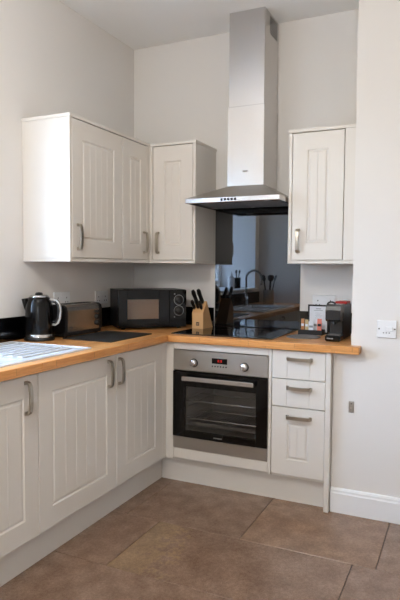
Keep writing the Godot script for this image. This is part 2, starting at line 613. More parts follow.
# ------------------------------------------------------------------ base units
func base_units() -> void:
	var face := 0.60
	# left run: [z far, z near, handle near the far side?]
	var run := [
		[0.642, 1.135, false, 4, "cream base cupboard in the corner, its door next to the oven housing"],
		[1.138, 1.731, true, 5, "cream base cupboard with the largest whole door, next to the corner cupboard"],
		[1.734, 2.327, true, 5, "cream base cupboard under the sink, cut off by the left picture edge"],
		[2.330, 2.780, false, 4, "cream base cupboard past the sink, next to the end wall"]]
	for r in run:
		var w: float = r[1] - r[0]
		var t := thing("base_cabinet", r[4], "cabinet", Vector3(face, 0, r[1]), PI / 2, "cream base cupboards along the left wall")
		var st := S()
		var bot := 0.15
		bx(st, Vector3(0, bot, -0.585), Vector3(0.018, 0.868, -0.021))
		bx(st, Vector3(w - 0.018, bot, -0.585), Vector3(w, 0.868, -0.021))
		bx(st, Vector3(0.018, bot, -0.585), Vector3(w - 0.018, bot + 0.018, -0.021))
		bx(st, Vector3(0.018, bot + 0.018, -0.585), Vector3(w - 0.018, 0.70, -0.575))
		mk("carcass", st, M.carcass, t)
		var d := mk("door", front(w, 0.702, 0.085, 0.092, r[3]), M.cream, t)
		d.position = Vector3(0, 0.16, 0)
		handle(d, Vector3((w - 0.075) if r[2] else 0.022, 0.61, 0), true)
		if r[0] < 0.7:
			mk("corner_filler", boxed(Vector3(w + 0.002, 0.155, -0.02), Vector3(w + 0.061, 0.868, -0.002), 0.001), M.cream, t)
	# oven housing
	var h := thing("oven_housing", "cream cabinet housing around the built-in oven", "cabinet", Vector3(0.60, 0, 0.60))
	mk("side_panel", boxed(Vector3(0.0, 0.155, -0.02), Vector3(0.051, 0.868, -0.002), 0.001), M.cream, h)
	mk("side_panel", boxed(Vector3(0.648, 0.155, -0.57), Vector3(0.666, 0.868, -0.002), 0.001), M.cream, h)
	mk("top_rail", boxed(Vector3(0.052, 0.828, -0.02), Vector3(0.6475, 0.868, -0.003), 0.001), M.cream, h)
	mk("bottom_panel", boxed(Vector3(0.052, 0.165, -0.02), Vector3(0.6475, 0.226, -0.002), 0.0015), M.cream, h)
	mk("shelf", boxed(Vector3(0.03, 0.205, -0.57), Vector3(0.6475, 0.225, -0.022)), M.carcass, h)
	# drawer unit with an end panel down to the floor
	var d := thing("drawer_unit", "narrow cream three-drawer unit between oven and right wall", "drawers", Vector3(1.268, 0, 0.60))
	mk("carcass", boxed(Vector3(0.003, 0.15, -0.57), Vector3(0.298, 0.866, -0.022)), M.carcass, d)
	var rows := [[0.708, 0.864, 0], [0.552, 0.704, 0], [0.168, 0.548, 2]]
	for k in 3:
		var rr: Array = rows[k]
		var hh: float = rr[1] - rr[0]
		var sf := front(0.297, hh, 0.088, 0.088, 2) if k == 2 else front(0.297, hh, 0, 0, 0, [0.086, 0.211])
		var dr := mk("drawer", sf, M.cream, d)
		dr.position = Vector3(0.0015, rr[0], 0)
		handle(dr, Vector3(0.155, (hh - 0.044) if k < 2 else (hh - 0.05), 0), false)
	mk("end_panel", boxed(Vector3(0.3005, 0, -0.56), Vector3(0.327, 0.868, 0.004), 0.0015), M.cream, d)
	# kickboards
	var p := mk("kickboard", boxed(Vector3(0.522, 0, 0.54), Vector3(0.540, 0.149, 2.79)), M.cream)
	tag(p, "cream kickboard under the left-hand run of cupboards", "kickboard", "cream kickboards")
	p = mk("kickboard", boxed(Vector3(0.541, 0, 0.522), Vector3(1.568, 0.149, 0.540)), M.cream)
	tag(p, "cream kickboard under the oven and the drawers", "kickboard", "cream kickboards")

# ------------------------------------------------------------------ worktops
func worktops() -> void:
	var t0 := WT - 0.04
	grain = Vector3(1, 0, 0)
	var st := S()
	bx(st, Vector3(0.001, t0, 0.001), Vector3(1.689, WT, 0.5605), 0.0)
	bx(st, Vector3(0.001, t0, 0.5605), Vector3(1.743, WT, 0.630), 0.003)
	var o := mk("worktop", st, M.wood)
	tag(o, "oak block worktop under the hob, its end jutting past the wall", "worktop")
	grain = Vector3(0, 0, 1)
	st = S()
	bx(st, Vector3(0.001, t0, 0.632), Vector3(0.63, WT, 1.74), 0.003)
	bx(st, Vector3(0.001, t0, 2.205), Vector3(0.63, WT, 2.799), 0.003)
	bx(st, Vector3(0.001, t0, 1.74), Vector3(0.13, WT, 2.205), 0.0)
	bx(st, Vector3(0.50, t0, 1.74), Vector3(0.63, WT, 2.205), 0.003)
	o = mk("worktop", st, M.wood)
	tag(o, "oak block worktop along the left wall with inset sink and drainer", "worktop")
	grain = Vector3(1, 0, 0)
	# black upstands
	o = mk("upstand", boxed(Vector3(0.001, WT, 0.013), Vector3(0.013, 1.038, 2.799), 0.001), M.black_glass)
	tag(o, "low black glass upstand behind kettle and toaster on left wall", "upstand")
	o = mk("upstand", boxed(Vector3(0.001, WT, 0.001), Vector3(0.652, 1.038, 0.012), 0.001), M.black_glass)
	tag(o, "low black glass upstand behind the microwave", "upstand")
	o = mk("upstand", boxed(Vector3(1.261, WT, 0.001), Vector3(1.689, 1.038, 0.012), 0.001), M.black_glass)
	tag(o, "low black glass upstand behind the coffee machine", "upstand")
	o = mk("splashback", boxed(Vector3(0.660, WT, 0.001), Vector3(1.259, 1.715, 0.008), 0.0008), M.splash)
	tag(o, "tall black glass splashback between hob and extractor hood", "splashback")

# ------------------------------------------------------------------ wall units
const WB := 1.341
const WTOP := 2.12
func wall_unit(called: String, label: String, at: Vector3, turn: float, w: float, depth: float, boards: int, handle_x: float, mx: float, panels: Array, wide: Array) -> void:
	# local x 0..w is the door; panels: [x0, x1] end panels; wide: x0, x1 of the top and bottom plates
	var t := thing(called, label, "cabinet", at, turn, "cream wall cupboards")
	var hgt := WTOP - WB
	var st := S()
	bx(st, Vector3(0.0, 0.019, -depth + 0.001), Vector3(0.016, hgt - 0.019, -0.021))
	bx(st, Vector3(w - 0.016, 0.019, -depth + 0.001), Vector3(w, hgt - 0.019, -0.021))
	bx(st, Vector3(0.016, 0.019, -depth + 0.001), Vector3(w - 0.016, 0.035, -0.021))
	bx(st, Vector3(0.016, hgt - 0.035, -depth + 0.001), Vector3(w - 0.016, hgt - 0.019, -0.021))
	bx(st, Vector3(0.016, 0.035, -depth + 0.001), Vector3(w - 0.016, hgt - 0.035, -depth + 0.009))
	mk("carcass", st, M.carcass, t)
	mk("bottom_panel", boxed(Vector3(wide[0], 0, -depth + 0.001), Vector3(wide[1], 0.018, 0.0), 0.001), M.cream, t)
	mk("top_panel", boxed(Vector3(wide[0] - (0.003 if panels.size() else 0.0), hgt - 0.018, -depth + 0.001), Vector3(wide[1] + (0.003 if panels.size() else 0.0), hgt, 0.003), 0.001), M.cream, t)
	for p in panels:
		mk("side_panel" if p[1] - p[0] < 0.03 else "filler_panel", boxed(Vector3(p[0], 0.0185, -depth + 0.001), Vector3(p[1], hgt - 0.0185, -0.001), 0.001), M.cream, t)
	if panels.is_empty():
		st = S()
		bx(st, Vector3(w + 0.001, 0.0185, -0.020), Vector3(0.3265, hgt - 0.0185, -0.001), 0.001)
		bx(st, Vector3(0.3265, 0.0185, -0.020), Vector3(0.346, hgt - 0.0185, 0.0190), 0.001)
		mk("corner_post", st, M.cream, t)
	var d := mk("door", front(w - 0.004, hgt - 0.043, mx, 0.098, boards), M.cream, t)
	d.position = Vector3(0.002, 0.0215, -0.001)
	handle(d, Vector3(handle_x, 0.112, 0), true)

func wall_units() -> void:
	var fx := 0.325
	wall_unit("wall_cabinet", "wide cream wall cupboard at the open left end", Vector3(fx, WB, 1.142), PI / 2, 0.489, fx, 5, 0.045, 0.088, [[-0.018, -0.0005]], [-0.018, 0.488])
	wall_unit("wall_cabinet", "narrow cream wall cupboard on left wall meeting the corner", Vector3(fx, WB, 0.652), PI / 2, 0.292, fx, 2, 0.248, 0.078, [], [-0.001, 0.3265])
	wall_unit("wall_cabinet", "narrow cream wall cupboard between the corner and the extractor hood", Vector3(0.345, WB, fx), 0.0, 0.293, fx, 2, 0.042, 0.082, [[0.2935, 0.313]], [-0.019, 0.313])
	wall_unit("wall_cabinet", "narrow cream wall cupboard above the coffee machine", Vector3(1.286, WB, fx), 0.0, 0.303, fx, 2, 0.040, 0.088, [[-0.020, -0.0005], [0.3045, 0.402]], [-0.020, 0.402])

# ------------------------------------------------------------------ hood, hob, oven
func cooking() -> void:
	var t := thing("extractor_hood", "brushed steel chimney extractor hood over the hob", "extractor hood", Vector3(0.955, 1.70, 0.0))
	# chimney: outer sleeve and upper telescopic sleeve
	mk("lower_chimney", boxed(Vector3(-0.103, 0.122, 0.001), Vector3(0.137, 0.610, 0.272), 0.0015), M.steel, t)
	var up := mk("upper_chimney", boxed(Vector3(-0.099, 0.610, 0.001), Vector3(0.133, CEIL - 1.70 - 0.002, 0.268), 0.0015), M.steel, t)
	var vent := S()
	for k in 7:
		var y := 1.062 + k * 0.0155
		bx(vent, Vector3(0.1325, y, 0.03), Vector3(0.1336, y + 0.008, 0.175))
	mk("vent_grille", vent, M.dark_mark, up)
	# canopy: sloped steel pyramid above a square lip
	var st := S()
	var b := [Vector3(-0.300, 0.035, 0.001), Vector3(0.300, 0.035, 0.001), Vector3(0.300, 0.035, 0.458), Vector3(-0.300, 0.035, 0.458)]
	var a := [Vector3(-0.103, 0.1215, 0.001), Vector3(0.137, 0.1215, 0.001), Vector3(0.137, 0.1215, 0.272), Vector3(-0.103, 0.1215, 0.272)]
	for k in 4:
		var j := (k + 1) % 4
		quad(st, b[k], b[j], a[j], a[k], (b[k] + b[j]) / 2 - Vector3(0, 0, 0.2) + Vector3(0, 0.2, 0))
	quad(st, a[0], a[1], a[2], a[3], Vector3.UP)
	quad(st, b[0], b[1], b[2], b[3], Vector3.DOWN)
	mk("canopy", st, M.steel_soft, t)
	st = S()
	bx(st, Vector3(-0.302, 0.004, 0.440), Vector3(0.302, 0.035, 0.462), 0.003)
	bx(st, Vector3(-0.302, 0.004, 0.001), Vector3(-0.286, 0.035, 0.440), 0.002)
	bx(st, Vector3(0.286, 0.004, 0.001), Vector3(0.302, 0.035, 0.440), 0.002)
	mk("lip", st, M.steel, t)
	mk("underside", boxed(Vector3(-0.286, 0.020, 0.001), Vector3(0.286, 0.034, 0.440)), M.steel_dark, t)
	for k in 2:
		var f := S()
		var x0 := -0.262 + k * 0.264
		bx(f, Vector3(x0, 0.012, 0.06), Vector3(x0 + 0.26, 0.019, 0.34), 0.002)
		for j in 9:
			bx(f, Vector3(x0 + 0.012, 0.008, 0.075 + j * 0.028), Vector3(x0 + 0.248, 0.0122, 0.089 + j * 0.028))
		mk("grease_filter", f, M.steel_dark, t)
	for k in 2:
		mk("lamp_cover", lathed(Vector3(-0.19 + 0.38 * k, 0.0125, 0.39), [Vector2(0.0, 0.0), Vector2(0.026, 0.0), Vector2(0.03, 0.004), Vector2(0.03, 0.0075)], 20), M.white_plastic, t)
	for k in 5:
		mk("button", boxed(Vector3(-0.066 + k * 0.0215, 0.0125, 0.4615), Vector3(-0.052 + k * 0.0215, 0.0265, 0.4655), 0.0015), M.dark_mark, t)
	# small printed badge on the chimney: a row of dark strokes
	var bd := S()
	for k in 5:
		bx(bd, Vector3(0.000 + k * 0.0068, 0.208, 0.2718), Vector3(0.0052 + k * 0.0068, 0.2155, 0.2723))
	mk("badge", bd, M.dark_mark, t)

	# hob
	var hob := thing("hob", "black glass ceramic hob set into the oak worktop", "hob", Vector3(0.610, WT, 0.045))
	mk("glass", boxed(Vector3(0, 0.0, 0), Vector3(0.640, 0.006, 0.512), 0.002), M.black_glass, hob)
	for z in [[0.15, 0.13, 0.09], [0.46, 0.14, 0.072], [0.15, 0.37, 0.072], [0.46, 0.37, 0.09]]:
		mk("cooking_zone", ring(Vector3(z[0], 0.0062, z[1]), z[2], 0.0022), M.dark_mark, hob)
	mk("touch_controls", boxed(Vector3(0.22, 0.0055, 0.478), Vector3(0.40, 0.0062, 0.490)), M.dark_mark, hob)

	# oven
	var ov := thing("oven", "built-in electric oven with steel control panel and black glass door", "oven", Vector3(0.652, 0.229, 0.60))
	var W := 0.595
	mk("control_panel", boxed(Vector3(0, 0.472, -0.02), Vector3(W, 0.595, 0.004), 0.002), M.steel_soft, ov)
	for kx in [0.134, 0.452]:
		var kn := lathed(Vector3.ZERO, [Vector2(0.0215, 0.003), Vector2(0.0205, 0.022), Vector2(0.017, 0.026), Vector2(0.0, 0.027)], 24)
		var k := mk("knob", kn, M.steel, ov)
		mk("knob_collar", lathed(Vector3.ZERO, [Vector2(0.026, 0.0), Vector2(0.0255, 0.003), Vector2(0.0, 0.003)], 24), M.dark_mark, k)
		k.rotation.x = PI / 2
		k.position = Vector3(kx + 0.004, 0.523, 0.004)
	var disp := mk("display", boxed(Vector3(0.253, 0.528, 0.0035), Vector3(0.349, 0.560, 0.0052), 0.0005), M.black_gloss, ov)
	var seg := S()
	digit8(seg, Vector3(0.290, 0.5385, 0.0053), 0.008, 0.013)
	digit8(seg, Vector3(0.308, 0.5385, 0.0053), 0.008, 0.013)
	bx(seg, Vector3(0.3015, 0.540, 0.0052), Vector3(0.3040, 0.5425, 0.0056))
	bx(seg, Vector3(0.3015, 0.547, 0.0052), Vector3(0.3040, 0.5495, 0.0056))
	mk("display_digits", seg, M.digits, disp)
	for k in 6:
		var bt := lathed(Vector3.ZERO, [Vector2(0.0042, 0.0), Vector2(0.004, 0.003), Vector2(0.0, 0.0035)], 12)
		var o := mk("button", bt, M.dark_mark, ov)
		o.rotation.x = PI / 2
		o.position = Vector3(0.257 + k * 0.0172, 0.5125, 0.004)
	# door: black glass frame round a window
	var door := Node3D.new()
	door.name = "door"
	ov.add_child(door)
	var fr := S()
	bx(fr, Vector3(0.0, 0.073, -0.012), Vector3(0.080, 0.467, 0.010), 0.002)
	bx(fr, Vector3(0.527, 0.073, -0.012), Vector3(W, 0.467, 0.010), 0.002)
	bx(fr, Vector3(0.080, 0.073, -0.012), Vector3(0.527, 0.112, 0.0098), 0.0)
	bx(fr, Vector3(0.080, 0.380, -0.012), Vector3(0.527, 0.467, 0.0098), 0.0)
	mk("glass_frame", fr, M.oven_glass, door)
	mk("window_pane", boxed(Vector3(0.080, 0.112, 0.0025), Vector3(0.527, 0.380, 0.0075)), M.oven_pane, door)
	var hd := S()
	bx(hd, Vector3(0.076, 0.418, 0.036), Vector3(0.524, 0.445, 0.050), 0.004)
	for x in [0.086, 0.498]:
		bx(hd, Vector3(x, 0.423, 0.009), Vector3(x + 0.016, 0.440, 0.037), 0.002)
	mk("handle", hd, M.steel, door)
	mk("trim", boxed(Vector3(0.0, 0.001, -0.015), Vector3(W, 0.071, 0.006), 0.002), M.steel_soft, door)
	var mark := S()
	for k in 7:
		bx(mark, Vector3(0.270 + k * 0.0078, 0.088, 0.0097), Vector3(0.2755 + k * 0.0078, 0.0945, 0.0104))
	mk("badge", mark, M.grey_mark, door)
	# cavity, racks
	var cv := S()
	bx(cv, Vector3(0.040, 0.060, -0.47), Vector3(0.062, 0.43, -0.020))
	bx(cv, Vector3(0.535, 0.060, -0.47), Vector3(0.557, 0.43, -0.020))
	bx(cv, Vector3(0.040, 0.045, -0.47), Vector3(0.557, 0.078, -0.020))
	bx(cv, Vector3(0.040, 0.415, -0.47), Vector3(0.557, 0.445, -0.020))
	bx(cv, Vector3(0.040, 0.060, -0.49), Vector3(0.557, 0.43, -0.470))
	mk("cavity", cv, M.enamel, ov)
	for y in [0.178, 0.285]:
		var rk := S()
		for k in 22:
			var x := 0.075 + k * 0.0213
			tube(rk, [Vector3(x, y, -0.42), Vector3(x, y, -0.035)], 0.0018, 5)
		for z in [-0.035, -0.24, -0.42]:
			tube(rk, [Vector3(0.064, y, z), Vector3(0.533, y, z)], 0.0034, 6)
		mk("rack", rk, M.steel, ov)
	for s in [0.066, 0.531]:
		var rails := S()
		for k in 5:
			tube(rails, [Vector3(s, 0.125 + k * 0.058, -0.44), Vector3(s, 0.125 + k * 0.058, -0.05)], 0.0022, 5)
		for z in [-0.05, -0.44]:
			tube(rails, [Vector3(s, 0.10, z), Vector3(s, 0.38, z)], 0.0022, 5)
		mk("side_rail", rails, M.chrome, ov)
	mk("oven_tray", tray_mesh(Vector3(0.075, 0.128, -0.42), Vector3(0.522, 0.150, -0.06)), M.steel_dark, ov)

func tray_mesh(lo: Vector3, hi: Vector3) -> SurfaceTool:
	var st := S()
	bx(st, lo, Vector3(hi.x, lo.y + 0.002, hi.z))
	bx(st, lo, Vector3(lo.x + 0.002, hi.y, hi.z))
	bx(st, Vector3(hi.x - 0.002, lo.y, lo.z), hi)
	bx(st, lo, Vector3(hi.x, hi.y, lo.z + 0.002))
	bx(st, Vector3(lo.x, lo.y, hi.z - 0.002), hi)
	return st

func ring(at: Vector3, r: float, w: float) -> SurfaceTool:
	var st := S()
	for i in 40:
		var t0 := TAU * i / 40
		var t1 := TAU * (i + 1) / 40
		var a := Vector3(cos(t0), 0, sin(t0))
		var b := Vector3(cos(t1), 0, sin(t1))
		quad(st, at + a * r, at + b * r, at + b * (r - w), at + a * (r - w), Vector3.UP)
	return st

func digit8(st: SurfaceTool, at: Vector3, w: float, h: float) -> void:
	var t := 0.0022
	for k in 3:
		var y := at.y + k * (h - t) / 2
		bx(st, Vector3(at.x, y, at.z), Vector3(at.x + w, y + t, at.z + 0.0004))
	for s in 2:
		var x := at.x + s * (w - t)
		bx(st, Vector3(x, at.y + t, at.z), Vector3(x + t, at.y + h - t, at.z + 0.0003))

# ------------------------------------------------------------------ sink run
func sink_run() -> void:
	var t := thing("sink", "white inset sink with ribbed drainer by the kettle", "sink", Vector3(0.06, WT, 1.315))
	var L := 1.0
	var D := 0.512
	var st := S()
	# flat deck round the bowl, with raised rim
	bx(st, Vector3(0, 0.0, 0), Vector3(D, 0.004, 0.43), 0.0)
	bx(st, Vector3(0, 0.0, 0.43), Vector3(0.075, 0.004, L))
	bx(st, Vector3(0.435, 0.0, 0.43), Vector3(D, 0.004, L))
	bx(st, Vector3(0.075, 0.0, 0.885), Vector3(0.435, 0.004, L))
	bx(st, Vector3(0, 0.003, 0), Vector3(0.012, 0.008, L), 0.0015)
	bx(st, Vector3(D - 0.012, 0.003, 0), Vector3(D, 0.008, L), 0.0015)
	bx(st, Vector3(0.012, 0.003, 0), Vector3(D - 0.012, 0.008, 0.012), 0.0015)
	bx(st, Vector3(0.012, 0.003, L - 0.012), Vector3(D - 0.012, 0.008, L), 0.0015)
	mk("deck", st, M.sink, t)
	for k in 7:
		var x := 0.070 + k * 0.056
		mk("drainer_rib", boxed(Vector3(x, 0.0035, 0.06), Vector3(x + 0.030, 0.0105, 0.40), 0.003), M.sink, t)
	st = S()
	bx(st, Vector3(0.075, -0.16, 0.43), Vector3(0.435, -0.155, 0.885))
	bx(st, Vector3(0.075, -0.155, 0.43), Vector3(0.079, 0.002, 0.885))
	bx(st, Vector3(0.431, -0.155, 0.43), Vector3(0.435, 0.002, 0.885))
	bx(st, Vector3(0.079, -0.155, 0.43), Vector3(0.431, 0.002, 0.434))
	bx(st, Vector3(0.079, -0.155, 0.881), Vector3(0.431, 0.002, 0.885))
	mk("bowl", st, M.sink, t)
	mk("plug_hole", lathed(Vector3(0.255, -0.155, 0.66), [Vector2(0.045, 0.0), Vector2(0.04, 0.003), Vector2(0.025, 0.0015), Vector2(0.0, 0.001)], 20), M.steel_dark, t)
	# tap
	t = thing("tap", "steel swan-neck mixer tap mirrored in the black splashback", "tap", Vector3(0.107, WT + 0.004, 2.10))
	mk("tap_body", lathed(Vector3.ZERO, [Vector2(0.027, 0.0), Vector2(0.027, 0.008), Vector2(0.020, 0.012), Vector2(0.020, 0.075), Vector2(0.024, 0.08), Vector2(0.022, 0.10), Vector2(0.0125, 0.108), Vector2(0.0, 0.11)], 20), M.chrome, t)
	st = S()
	var pts := []
	pts.append(Vector3(0, 0.10, 0))
	pts.append(Vector3(0, 0.27, 0))
	for k in 13:
		var a := PI - PI * k / 12.0
		pts.append(Vector3(0.085 + cos(a) * 0.085, 0.29 + sin(a) * 0.085, 0))
	pts.append(Vector3(0.17, 0.22, 0))
	tube(st, pts, 0.0115, 12, 1.0, Vector3(0, 0, 1))
	mk("spout", st, M.steel_dark, t)
	for s in [-1.0, 1.0]:
		st = S()
		tube(st, [Vector3(0, 0.055, s * 0.018), Vector3(0, 0.058, s * 0.04), Vector3(0.0, 0.066, s * 0.075)], [0.012, 0.010, 0.008], 10)
		mk("lever", st, M.chrome, t)
	# things on the sill and at the end of the worktop, seen in the splashback
	var b := thing("soap_bottle", "pale soap bottle on the window sill, mirrored in the splashback", "bottle", Vector3(-0.12, 1.085, 2.24))
	mk("body", lathed(Vector3.ZERO, [Vector2(0.0, 0.0), Vector2(0.033, 0.0), Vector2(0.035, 0.005), Vector2(0.035, 0.11), Vector2(0.028, 0.128), Vector2(0.012, 0.135), Vector2(0.012, 0.15), Vector2(0.0, 0.15)], 20), M.paper, b)
	mk("cap", lathed(Vector3(0, 0.15, 0), [Vector2(0.014, 0.0), Vector2(0.014, 0.018), Vector2(0.005, 0.02), Vector2(0.005, 0.04), Vector2(0.0, 0.041)], 14), M.white_plastic, b)
	b = thing("brush_pot", "dark pot of washing-up brushes on the window sill", "pot", Vector3(-0.10, 1.085, 2.36))
	mk("pot", lathed(Vector3.ZERO, [Vector2(0.0, 0.0), Vector2(0.036, 0.0), Vector2(0.038, 0.006), Vector2(0.040, 0.12), Vector2(0.036, 0.12), Vector2(0.034, 0.01), Vector2(0.0, 0.009)], 20), M.black, b)
	var k0 := 0
	for d in [Vector3(-0.012, 0, 0.010), Vector3(0.012, 0, 0.012), Vector3(0.0, 0, -0.014)]:
		var h := thing("washing_up_brush", ["thin dark brush in the sill pot, leaning to the window", "thin dark brush in the sill pot, leaning to the room", "thin dark brush in the sill pot, nearest to the soap"][k0], "brush", Vector3(-0.10, 1.0952, 2.36) + d, 0.0, "brushes in the sill pot")
		st = S()
		tube(st, [Vector3.ZERO, Vector3(d.x * 0.2, 0.13, d.z * 0.2), Vector3(d.x * 0.7, 0.165, d.z * 0.7)], 0.005, 8)
		mk("brush_handle", st, M.black, h)
		st = S()
		tube(st, [Vector3(d.x * 0.7, 0.164, d.z * 0.7), Vector3(d.x * 0.75, 0.178, d.z * 0.75), Vector3(d.x * 0.8, 0.195, d.z * 0.8)], [0.008, 0.011, 0.009], 10)
		mk("brush_head", st, M.black_matt, h)
		k0 += 1
	b = thing("utensil_pot", "steel pot of cooking utensils at the far end of the worktop", "pot", Vector3(0.215, WT, 2.53))
	mk("pot", lathed(Vector3.ZERO, [Vector2(0.0, 0.0), Vector2(0.060, 0.0), Vector2(0.062, 0.004), Vector2(0.062, 0.16), Vector2(0.058, 0.16), Vector2(0.057, 0.01), Vector2(0.0, 0.009)], 28), M.steel_soft, b)
	for k in 5:
		var a := TAU * k / 5.0 + 0.4
		var dir := Vector3(cos(a), 0, sin(a))
		var base := Vector3(0.215, WT + 0.0095, 2.53) + dir * 0.018
		var u := thing("cooking_utensil", ["black utensil in the steel pot, leaning to the room", "black utensil in the steel pot, leaning to the end wall", "black utensil in the steel pot, leaning to the window wall", "black utensil in the steel pot, leaning to the tap", "black utensil in the steel pot, leaning to the sink bowl"][k], "utensil", base, 0.0, "black utensils in the steel pot")
		st = S()
		tube(st, [Vector3.ZERO, dir * 0.028 + Vector3(0, 0.16, 0), dir * 0.045 + Vector3(0, 0.25, 0)], 0.006, 8)
		mk("stem", st, M.black, u)
		st = S()
		tube(st, [dir * 0.045 + Vector3(0, 0.248, 0), dir * 0.052 + Vector3(0, 0.27, 0), dir * 0.060 + Vector3(0, 0.30, 0), dir * 0.064 + Vector3(0, 0.318, 0)], [0.012, 0.030, 0.032, 0.016], 12, 0.35, dir)
		mk("utensil_head", st, M.black, u)

# ------------------------------------------------------------------ appliances
func appliances() -> void:
	# kettle
	var k := thing("kettle", "glossy black jug kettle with chrome handle beside the drainer", "kettle", Vector3(0.115, WT, 1.165), 0.0)
	k.rotation.y = -1.13
	k.scale = Vector3(0.88, 0.96, 0.88)
	# local: spout to +z side, handle to -z side
	mk("base_plate", lathed(Vector3.ZERO, [Vector2(0.0, 0.0), Vector2(0.090, 0.0), Vector2(0.093, 0.004), Vector2(0.093, 0.014), Vector2(0.088, 0.018), Vector2(0.0, 0.018)], 36), M.black, k)
	mk("steel_band", lathed(Vector3(0, 0.018, 0), [Vector2(0.084, 0.0), Vector2(0.087, 0.002), Vector2(0.087, 0.016), Vector2(0.085, 0.019), Vector2(0.0, 0.019)], 36), M.chrome, k)
	mk("body", lathed(Vector3(0, 0.037, 0), [Vector2(0.085, 0.0), Vector2(0.086, 0.01), Vector2(0.0855, 0.09), Vector2(0.082, 0.15), Vector2(0.075, 0.185), Vector2(0.066, 0.205), Vector2(0.055, 0.212), Vector2(0.0, 0.213)], 36), M.black_gloss, k)
	var st := S()
	lathe(st, Vector3(0, 0.247, 0), [Vector2(0.058, 0.0), Vector2(0.058, 0.005), Vector2(0.050, 0.011), Vector2(0.0, 0.013)], 32)
	var lid := mk("lid", st, M.chrome, k)
	mk("knob", lathed(Vector3(0, 0.258, 0), [Vector2(0.022, 0.0), Vector2(0.024, 0.006), Vector2(0.018, 0.014), Vector2(0.0, 0.016)], 20), M.black, lid)
	# spout: a short wedge
	st = S()
	var pts := [Vector3(0, 0.150, 0.074), Vector3(0, 0.185, 0.080), Vector3(0, 0.215, 0.083), Vector3(0, 0.238, 0.086)]
	tube(st, pts, [0.006, 0.018, 0.026, 0.030], 16, 0.75)
	mk("spout", st, M.black_gloss, k)
	# handle: chrome loop
	st = S()
	pts = []
	for p in [[-0.060, 0.230], [-0.085, 0.236], [-0.112, 0.228], [-0.130, 0.205], [-0.136, 0.165], [-0.130, 0.125], [-0.117, 0.098], [-0.100, 0.088], [-0.083, 0.090]]:
		pts.append(Vector3(0, p[1], p[0]))
	bar(st, pts, 0.005, 0.010, Vector3(1, 0, 0))
	mk("handle", st, M.steel_soft, k)
	st = S()
	pts = []
	for p in [[-0.070, 0.220], [-0.100, 0.218], [-0.117, 0.200], [-0.122, 0.165], [-0.116, 0.125], [-0.100, 0.104], [-0.084, 0.104]]:
		pts.append(Vector3(0, p[1], p[0]))
	bar(st, pts, 0.005, 0.010, Vector3(1, 0, 0))
	mk("handle_grip", st, M.black, k)
	# toaster
	var t := thing("toaster", "long-slot brushed steel toaster with black ends between kettle and microwave", "toaster", Vector3(0.110, WT, 0.860))
	st = S()
	var prof := [Vector2(-0.080, 0.03), Vector2(-0.080, 0.150), Vector2(-0.074, 0.172), Vector2(-0.058, 0.183), Vector2(-0.030, 0.186), Vector2(0.030, 0.186), Vector2(0.058, 0.183), Vector2(0.074, 0.172), Vector2(0.080, 0.150), Vector2(0.080, 0.03)]
	extrude(st, Vector3(0, 0, -0.150), prof, Vector3(1, 0, 0), Vector3(0, 0, 1), 0.305)
	mk("body", st, M.steel, t)
	for e in [[-0.178, 0.028], [0.155, 0.022]]:
		st = S()
		var p2 := []
		for q in prof:
			p2.append(Vector2(q.x * 1.02, q.y * 1.005))
		extrude(st, Vector3(0, 0, e[0]), p2, Vector3(1, 0, 0), Vector3(0, 0, 1), e[1])
		mk("end_cap", st, M.black, t)
	mk("base", boxed(Vector3(-0.076, 0.006, -0.175), Vector3(0.076, 0.032, 0.174), 0.004), M.black, t)
	for f in [[-0.055, -0.15], [0.055, -0.15], [-0.055, 0.15], [0.055, 0.15]]:
		mk("foot", lathed(Vector3(f[0], 0, f[1]), [Vector2(0.0, 0.0), Vector2(0.012, 0.0), Vector2(0.012, 0.007)], 14), M.black_matt, t)
	for x in [-0.030, 0.012]:
		mk("slot", boxed(Vector3(x, 0.1855, -0.125), Vector3(x + 0.024, 0.1875, 0.125), 0.0005), M.black_matt, t)
	for y in [0.065, 0.100]:
		var d := mk("dial", lathed(Vector3.ZERO, [Vector2(0.017, 0.0), Vector2(0.016, 0.010), Vector2(0.012, 0.013), Vector2(0.0, 0.013)], 20), M.black, t)
		d.rotation.z = -PI / 2
		d.position = Vector3(0.080, y, -0.128)
	mk("lever", boxed(Vector3(0.080, 0.125, -0.140), Vector3(0.098, 0.140, -0.112), 0.003), M.black, t)
	var mark := S()
	for j in 4:
		bx(mark, Vector3(0.0799, 0.052, 0.108 + j * 0.008), Vector3(0.0803, 0.059, 0.1135 + j * 0.008))
	mk("badge", mark, M.dark_mark, t)

	# microwave, turned in the corner
	var m := thing("microwave", "black microwave oven standing across the worktop corner", "microwave", Vector3(0.228, WT, 0.556), 0.77)
	var W := 0.455
	var H := 0.258
	st = S()   # casing, open at the front
	bx(st, Vector3(0.0, 0.012, -0.290), Vector3(0.012, H, -0.022), 0.001)
	bx(st, Vector3(W - 0.115, 0.012, -0.290), Vector3(W, H, -0.022), 0.002)
	bx(st, Vector3(0.012, H - 0.014, -0.290), Vector3(W - 0.115, H, -0.022), 0.001)
	bx(st, Vector3(0.012, 0.012, -0.290), Vector3(W - 0.115, 0.026, -0.022), 0.001)
	bx(st, Vector3(0.012, 0.026, -0.290), Vector3(W - 0.115, H - 0.014, -0.280))
	mk("casing", st, M.black, m)
	st = S()
	for j in 9:
		bx(st, Vector3(0.05 + j * 0.022, H - 0.0004, -0.10), Vector3(0.062 + j * 0.022, H + 0.0014, -0.05))
	mk("top_vent", st, M.black_matt, m)
	st = S()
	bx(st, Vector3(0.0125, 0.0265, -0.279), Vector3(0.016, H - 0.0145, -0.03))
	bx(st, Vector3(W - 0.119, 0.0265, -0.279), Vector3(W - 0.1155, H - 0.0145, -0.03))
	bx(st, Vector3(0.016, 0.0265, -0.2795), Vector3(W - 0.119, 0.030, -0.03))
